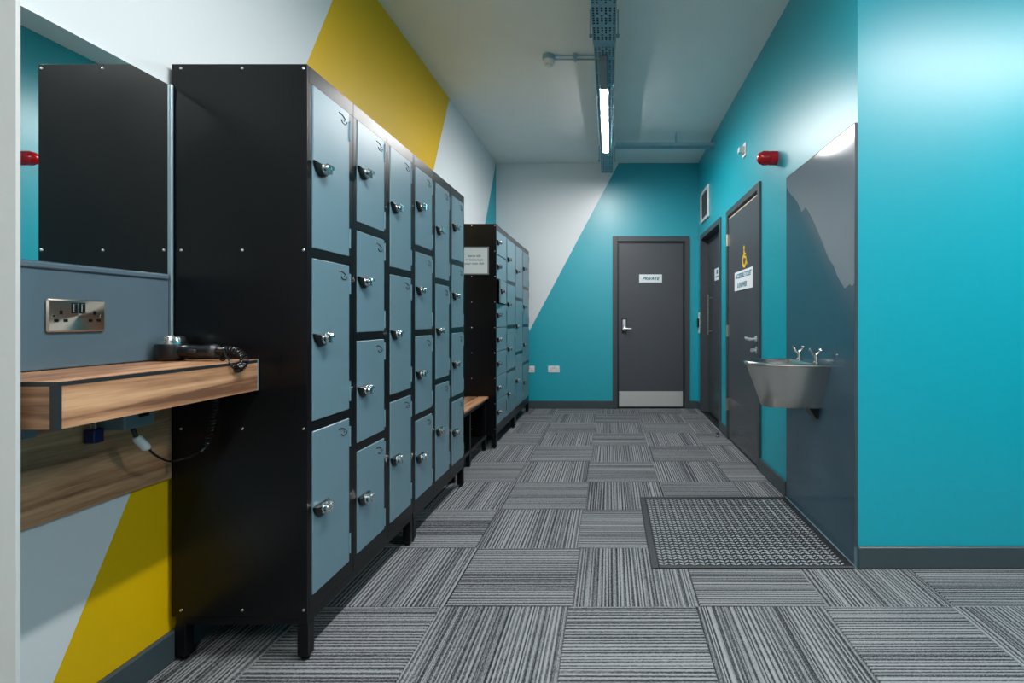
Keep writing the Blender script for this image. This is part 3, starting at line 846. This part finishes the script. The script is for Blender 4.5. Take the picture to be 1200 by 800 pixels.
v.box(XR - .02, XR - .0005, 5.655, 6.045, 2.29, 2.325, .003); v.box(XR - .02, XR - .0005, 5.655, 6.045, 2.62, 2.655, .003)
part('frame', v, 'white_plastic', t)
part('backing', MB().box(XR - .004, XR - .0005, 5.655, 6.045, 2.325, 2.62, 0), 'edge_black', t)
for i in range(10):
    z = 2.336 + i * .0285
    part('slat', MB().prism([(.005, 0), (.007, 0), (.016, .020), (.014, .020)], lambda a, q: (XR - a, 5.656, z + .02 - q), lambda a, q: (XR - a, 6.044, z + .02 - q)), 'grille', t)
t = thing('access_reader', 'narrow white and black entry reader in the corner by recessed door', 'reader', (XR, 6.235, .95))
part('plate', MB().box(XR - .012, XR - .0005, 6.185, 6.285, .955, 1.215, .004), 'white_plastic', t)
part('reader', MB().box(XR - .03, XR - .012, 6.195, 6.275, 1.03, 1.14, .005), 'black_plastic', t)
t = thing('door_bumper', 'small chrome door stop on the carpet between the two side doors', 'door stop', (1.03, 4.78, 0))
part('base', MB().lathe((1.03, 4.78, .0005), (0, 0, 1), [(.02, 0), (.02, .006), (.012, .010), (.011, .03)], 16), 'chrome', t)
part('rubber', MB().lathe((1.03, 4.78, .03), (0, 0, 1), [(.015, 0), (.015, .01), (.009, .014)], 16), 'black_rubber', t)

# ------------------------------------------------------------------ ceiling: cable trays, lamps, detector
def tray_mesh(axis, a0, a1, c, w_, z, h, pitch=.025):
    """perforated tray with upturned sides: real diamond holes in the floor"""
    m = MB(); bm = m.bm
    def P(a, t_, zz): return (t_, a, zz) if axis == 'y' else (a, t_, zz)
    nt_ = round(w_ / pitch); na = int((a1 - a0) / pitch); pw_ = w_ / nt_; pa = (a1 - a0) / na
    V = {}
    def g(i, j):
        if (i, j) not in V: V[i, j] = bm.verts.new(P(a0 + i * pa, c - w_ / 2 + j * pw_, z))
        return V[i, j]
    for i in range(na):
        for j in range(nt_):
            q = (g(i, j), g(i + 1, j), g(i + 1, j + 1), g(i, j + 1))
            if (i % 8 == 7) or (i % 2 == j % 2 and j not in (0, nt_ - 1) and i % 4 > 1):
                bm.faces.new(q); continue
            ca, ct = a0 + (i + .5) * pa, c - w_ / 2 + (j + .5) * pw_
            ra, rt = pa * .34, pw_ * .24
            h_ = [bm.verts.new(P(ca + x * ra, ct + y * rt, z)) for x, y in ((-1, -1), (1, -1), (1, 1), (-1, 1))]
            for k in range(4): bm.faces.new((q[k], q[(k + 1) % 4], h_[(k + 1) % 4], h_[k]))
    for s_ in (-1, 1):
        t0 = c + s_ * w_ / 2
        vv = [bm.verts.new(P(a, t0 + d_, zz)) for a in (a0, a1) for d_, zz in ((0, z), (0, z + h), (-s_ * .01, z + h))]
        bm.faces.new((vv[0], vv[1], vv[4], vv[3])); bm.faces.new((vv[1], vv[2], vv[5], vv[4]))
    return m
TXC, ZTR = -.038, 2.95
t = thing('cable_tray', 'long perforated cable tray carrying the lit tube along the ceiling', 'cable tray', (TXC, 3, ZTR))
def open_part(name, mb, mat, parent):
    bm = mb.bm; bmesh.ops.translate(bm, verts=bm.verts, vec=-Vector(parent.location))
    me = bpy.data.meshes.new(name); bm.to_mesh(me); bm.free()
    o = obj(name, me, mat, parent)
    s_ = o.modifiers.new('thickness', 'SOLIDIFY'); s_.thickness = .0015; s_.offset = 0
    return o
open_part('tray_length', tray_mesh('y', -1.5, 3.28, TXC, .150, ZTR - .004, .05), 'galv', t)
open_part('tray_length', tray_mesh('y', 3.30, 6.20, TXC, .142, ZTR, .05), 'galv', t)
part('coupler', MB().box(TXC - .071, TXC + .071, 3.26, 3.34, ZTR + .001, ZTR + .003, 0).box(TXC - .077, TXC - .0755, 3.2, 3.36, ZTR, ZTR + .046, 0).box(TXC + .0755, TXC + .077, 3.2, 3.36, ZTR, ZTR + .046, 0), 'galv', t)
for yh in (-.25, 2.45, 3.19, 5.7):
    hg = MB()
    for q in (-1, 1):
        hg.box(TXC + q * .077, TXC + q * .097, yh, yh + .03, ZTR - .006, ZTR + .002, .001)
        hg.cyl((TXC + q * .088, yh + .015, ZTR - .016), (TXC + q * .088, yh + .015, ZC - .0005), .004, 8)
        hg.cyl((TXC + q * .088, yh + .015, ZTR - .012), (TXC + q * .088, yh + .015, ZTR - .006), .008, 6)
    part('hanger', hg, 'galv', t)
for k in range(8):
    xk = TXC - .0595 + k * .017
    part('cable', MB().tube([(xk, -1.5, ZTR + .012), (xk + .003, 1.0, ZTR + .012), (xk - .002, 3.5, ZTR + .012), (xk, 6.19, ZTR + .012)], .0083, 8), 'black_rubber', t)  # unseen cables, added so the tray holes look dark from below
t = thing('cable_tray', 'short perforated cable tray crossing to the teal wall by the end wall', 'cable tray', (.5, 5.32, 2.965))
open_part('tray_length', tray_mesh('x', .06, XR - .002, 5.32, .10, 2.965, .035), 'galv', t)
part('hanger', MB().cyl((.7, 5.29, 2.96), (.7, 5.29, ZC - .0005), .005, 8).cyl((.7, 5.35, 2.96), (.7, 5.35, ZC - .0005), .005, 8), 'galv', t)

def batten(label, axis, a0, a1, c, ztop, gear=False, group=None, name='batten_light', lamp_name='diffuser'):
    loc = (c, (a0 + a1) / 2, ztop) if axis == 'y' else ((a0 + a1) / 2, c, ztop)
    t = thing(name, label, 'light', loc, group)
    def P(a, t_, z): return (t_, a, z) if axis == 'y' else (a, t_, z)
    def bx(a, b_, t0, t1, z0, z1, bv):
        return MB().box(t0, t1, a, b_, z0, z1, bv) if axis == 'y' else MB().box(a, b_, t0, t1, z0, z1, bv)
    part('housing', bx(a0, a1, c - .031, c + .031, ztop - .028, ztop, .003), 'white_plastic', t)
    prof = [(.029 * q / 8, -.0248 - .0028 * (1 - (q / 8) ** 2)) for q in range(-8, 9)] + [(.029, -.020), (-.029, -.020)]
    m = MB(); m.rings([[P(a, c + y, ztop - .003 + z) for y, z in prof] for a in (a0 + .012, a1 - .012)])
    part(lamp_name, m, 'lamp', t)
    for e0_, e1_ in ((a0, a0 + .012), (a1 - .012, a1)):
        part('end_cap', bx(e0_, e1_, c - .032, c + .032, ztop - .035, ztop - .001, .003), 'white_plastic', t)
    if gear:
        part('gear_box', bx(a0 - .42, a0 - .002, c - .026, c + .026, ztop - .045, ztop, .003), 'grille', t)
    return t
batten('lit white tube light hanging under the cable tray', 'y', 3.86, 5.34, TXC - .010, 2.945, gear=True)
# out of the picture, on the same tray and ceiling: the first throws the shelf's shadow and shows in the mirror's bounce
# on the locker side, the second makes the band of sheen on the facing teal wall, the third lights the partition's near face
batten('tube light on the cable tray above the near lockers', 'y', .40, 1.88, TXC - .010, 2.945, name='tray_batten_offscreen', lamp_name='tray_diffuser_offscreen')
batten('tube light across the ceiling in front of the teal wall', 'x', 1.70, 3.18, 1.03, 2.945, name='ceiling_batten_offscreen', lamp_name='ceiling_diffuser_offscreen')
batten('tube light on the cable tray over the near doorway', 'y', -2.0, -.52, TXC - .010, 2.945, name='doorway_batten_offscreen', lamp_name='doorway_diffuser_offscreen')

t = thing('smoke_detector', 'white ceiling detector joined to the cable tray by twin conduits', 'detector', (-.463, 3.76, ZC))
part('base', MB().lathe((-.463, 3.76, ZC - .0005), (0, 0, -1), [(.048, 0), (.048, .030), (.044, .034)], 24), 'galv', t)
part('head', MB().lathe((-.463, 3.76, ZC - .034), (0, 0, -1), [(.040, 0), (.043, .006), (.040, .030), (.026, .034), (.025, .046), (.018, .050)], 24), 'white_plastic', t)
for dy in (-.028, .028):
    part('conduit', MB().cyl((-.42, 3.76 + dy, ZC - .014), (TXC - .08, 3.76 + dy, ZC - .014), .006, 10), 'galv', t)
part('saddle', MB().box(-.275, -.255, 3.715, 3.805, ZC - .027, ZC - .0005, .003), 'galv', t)
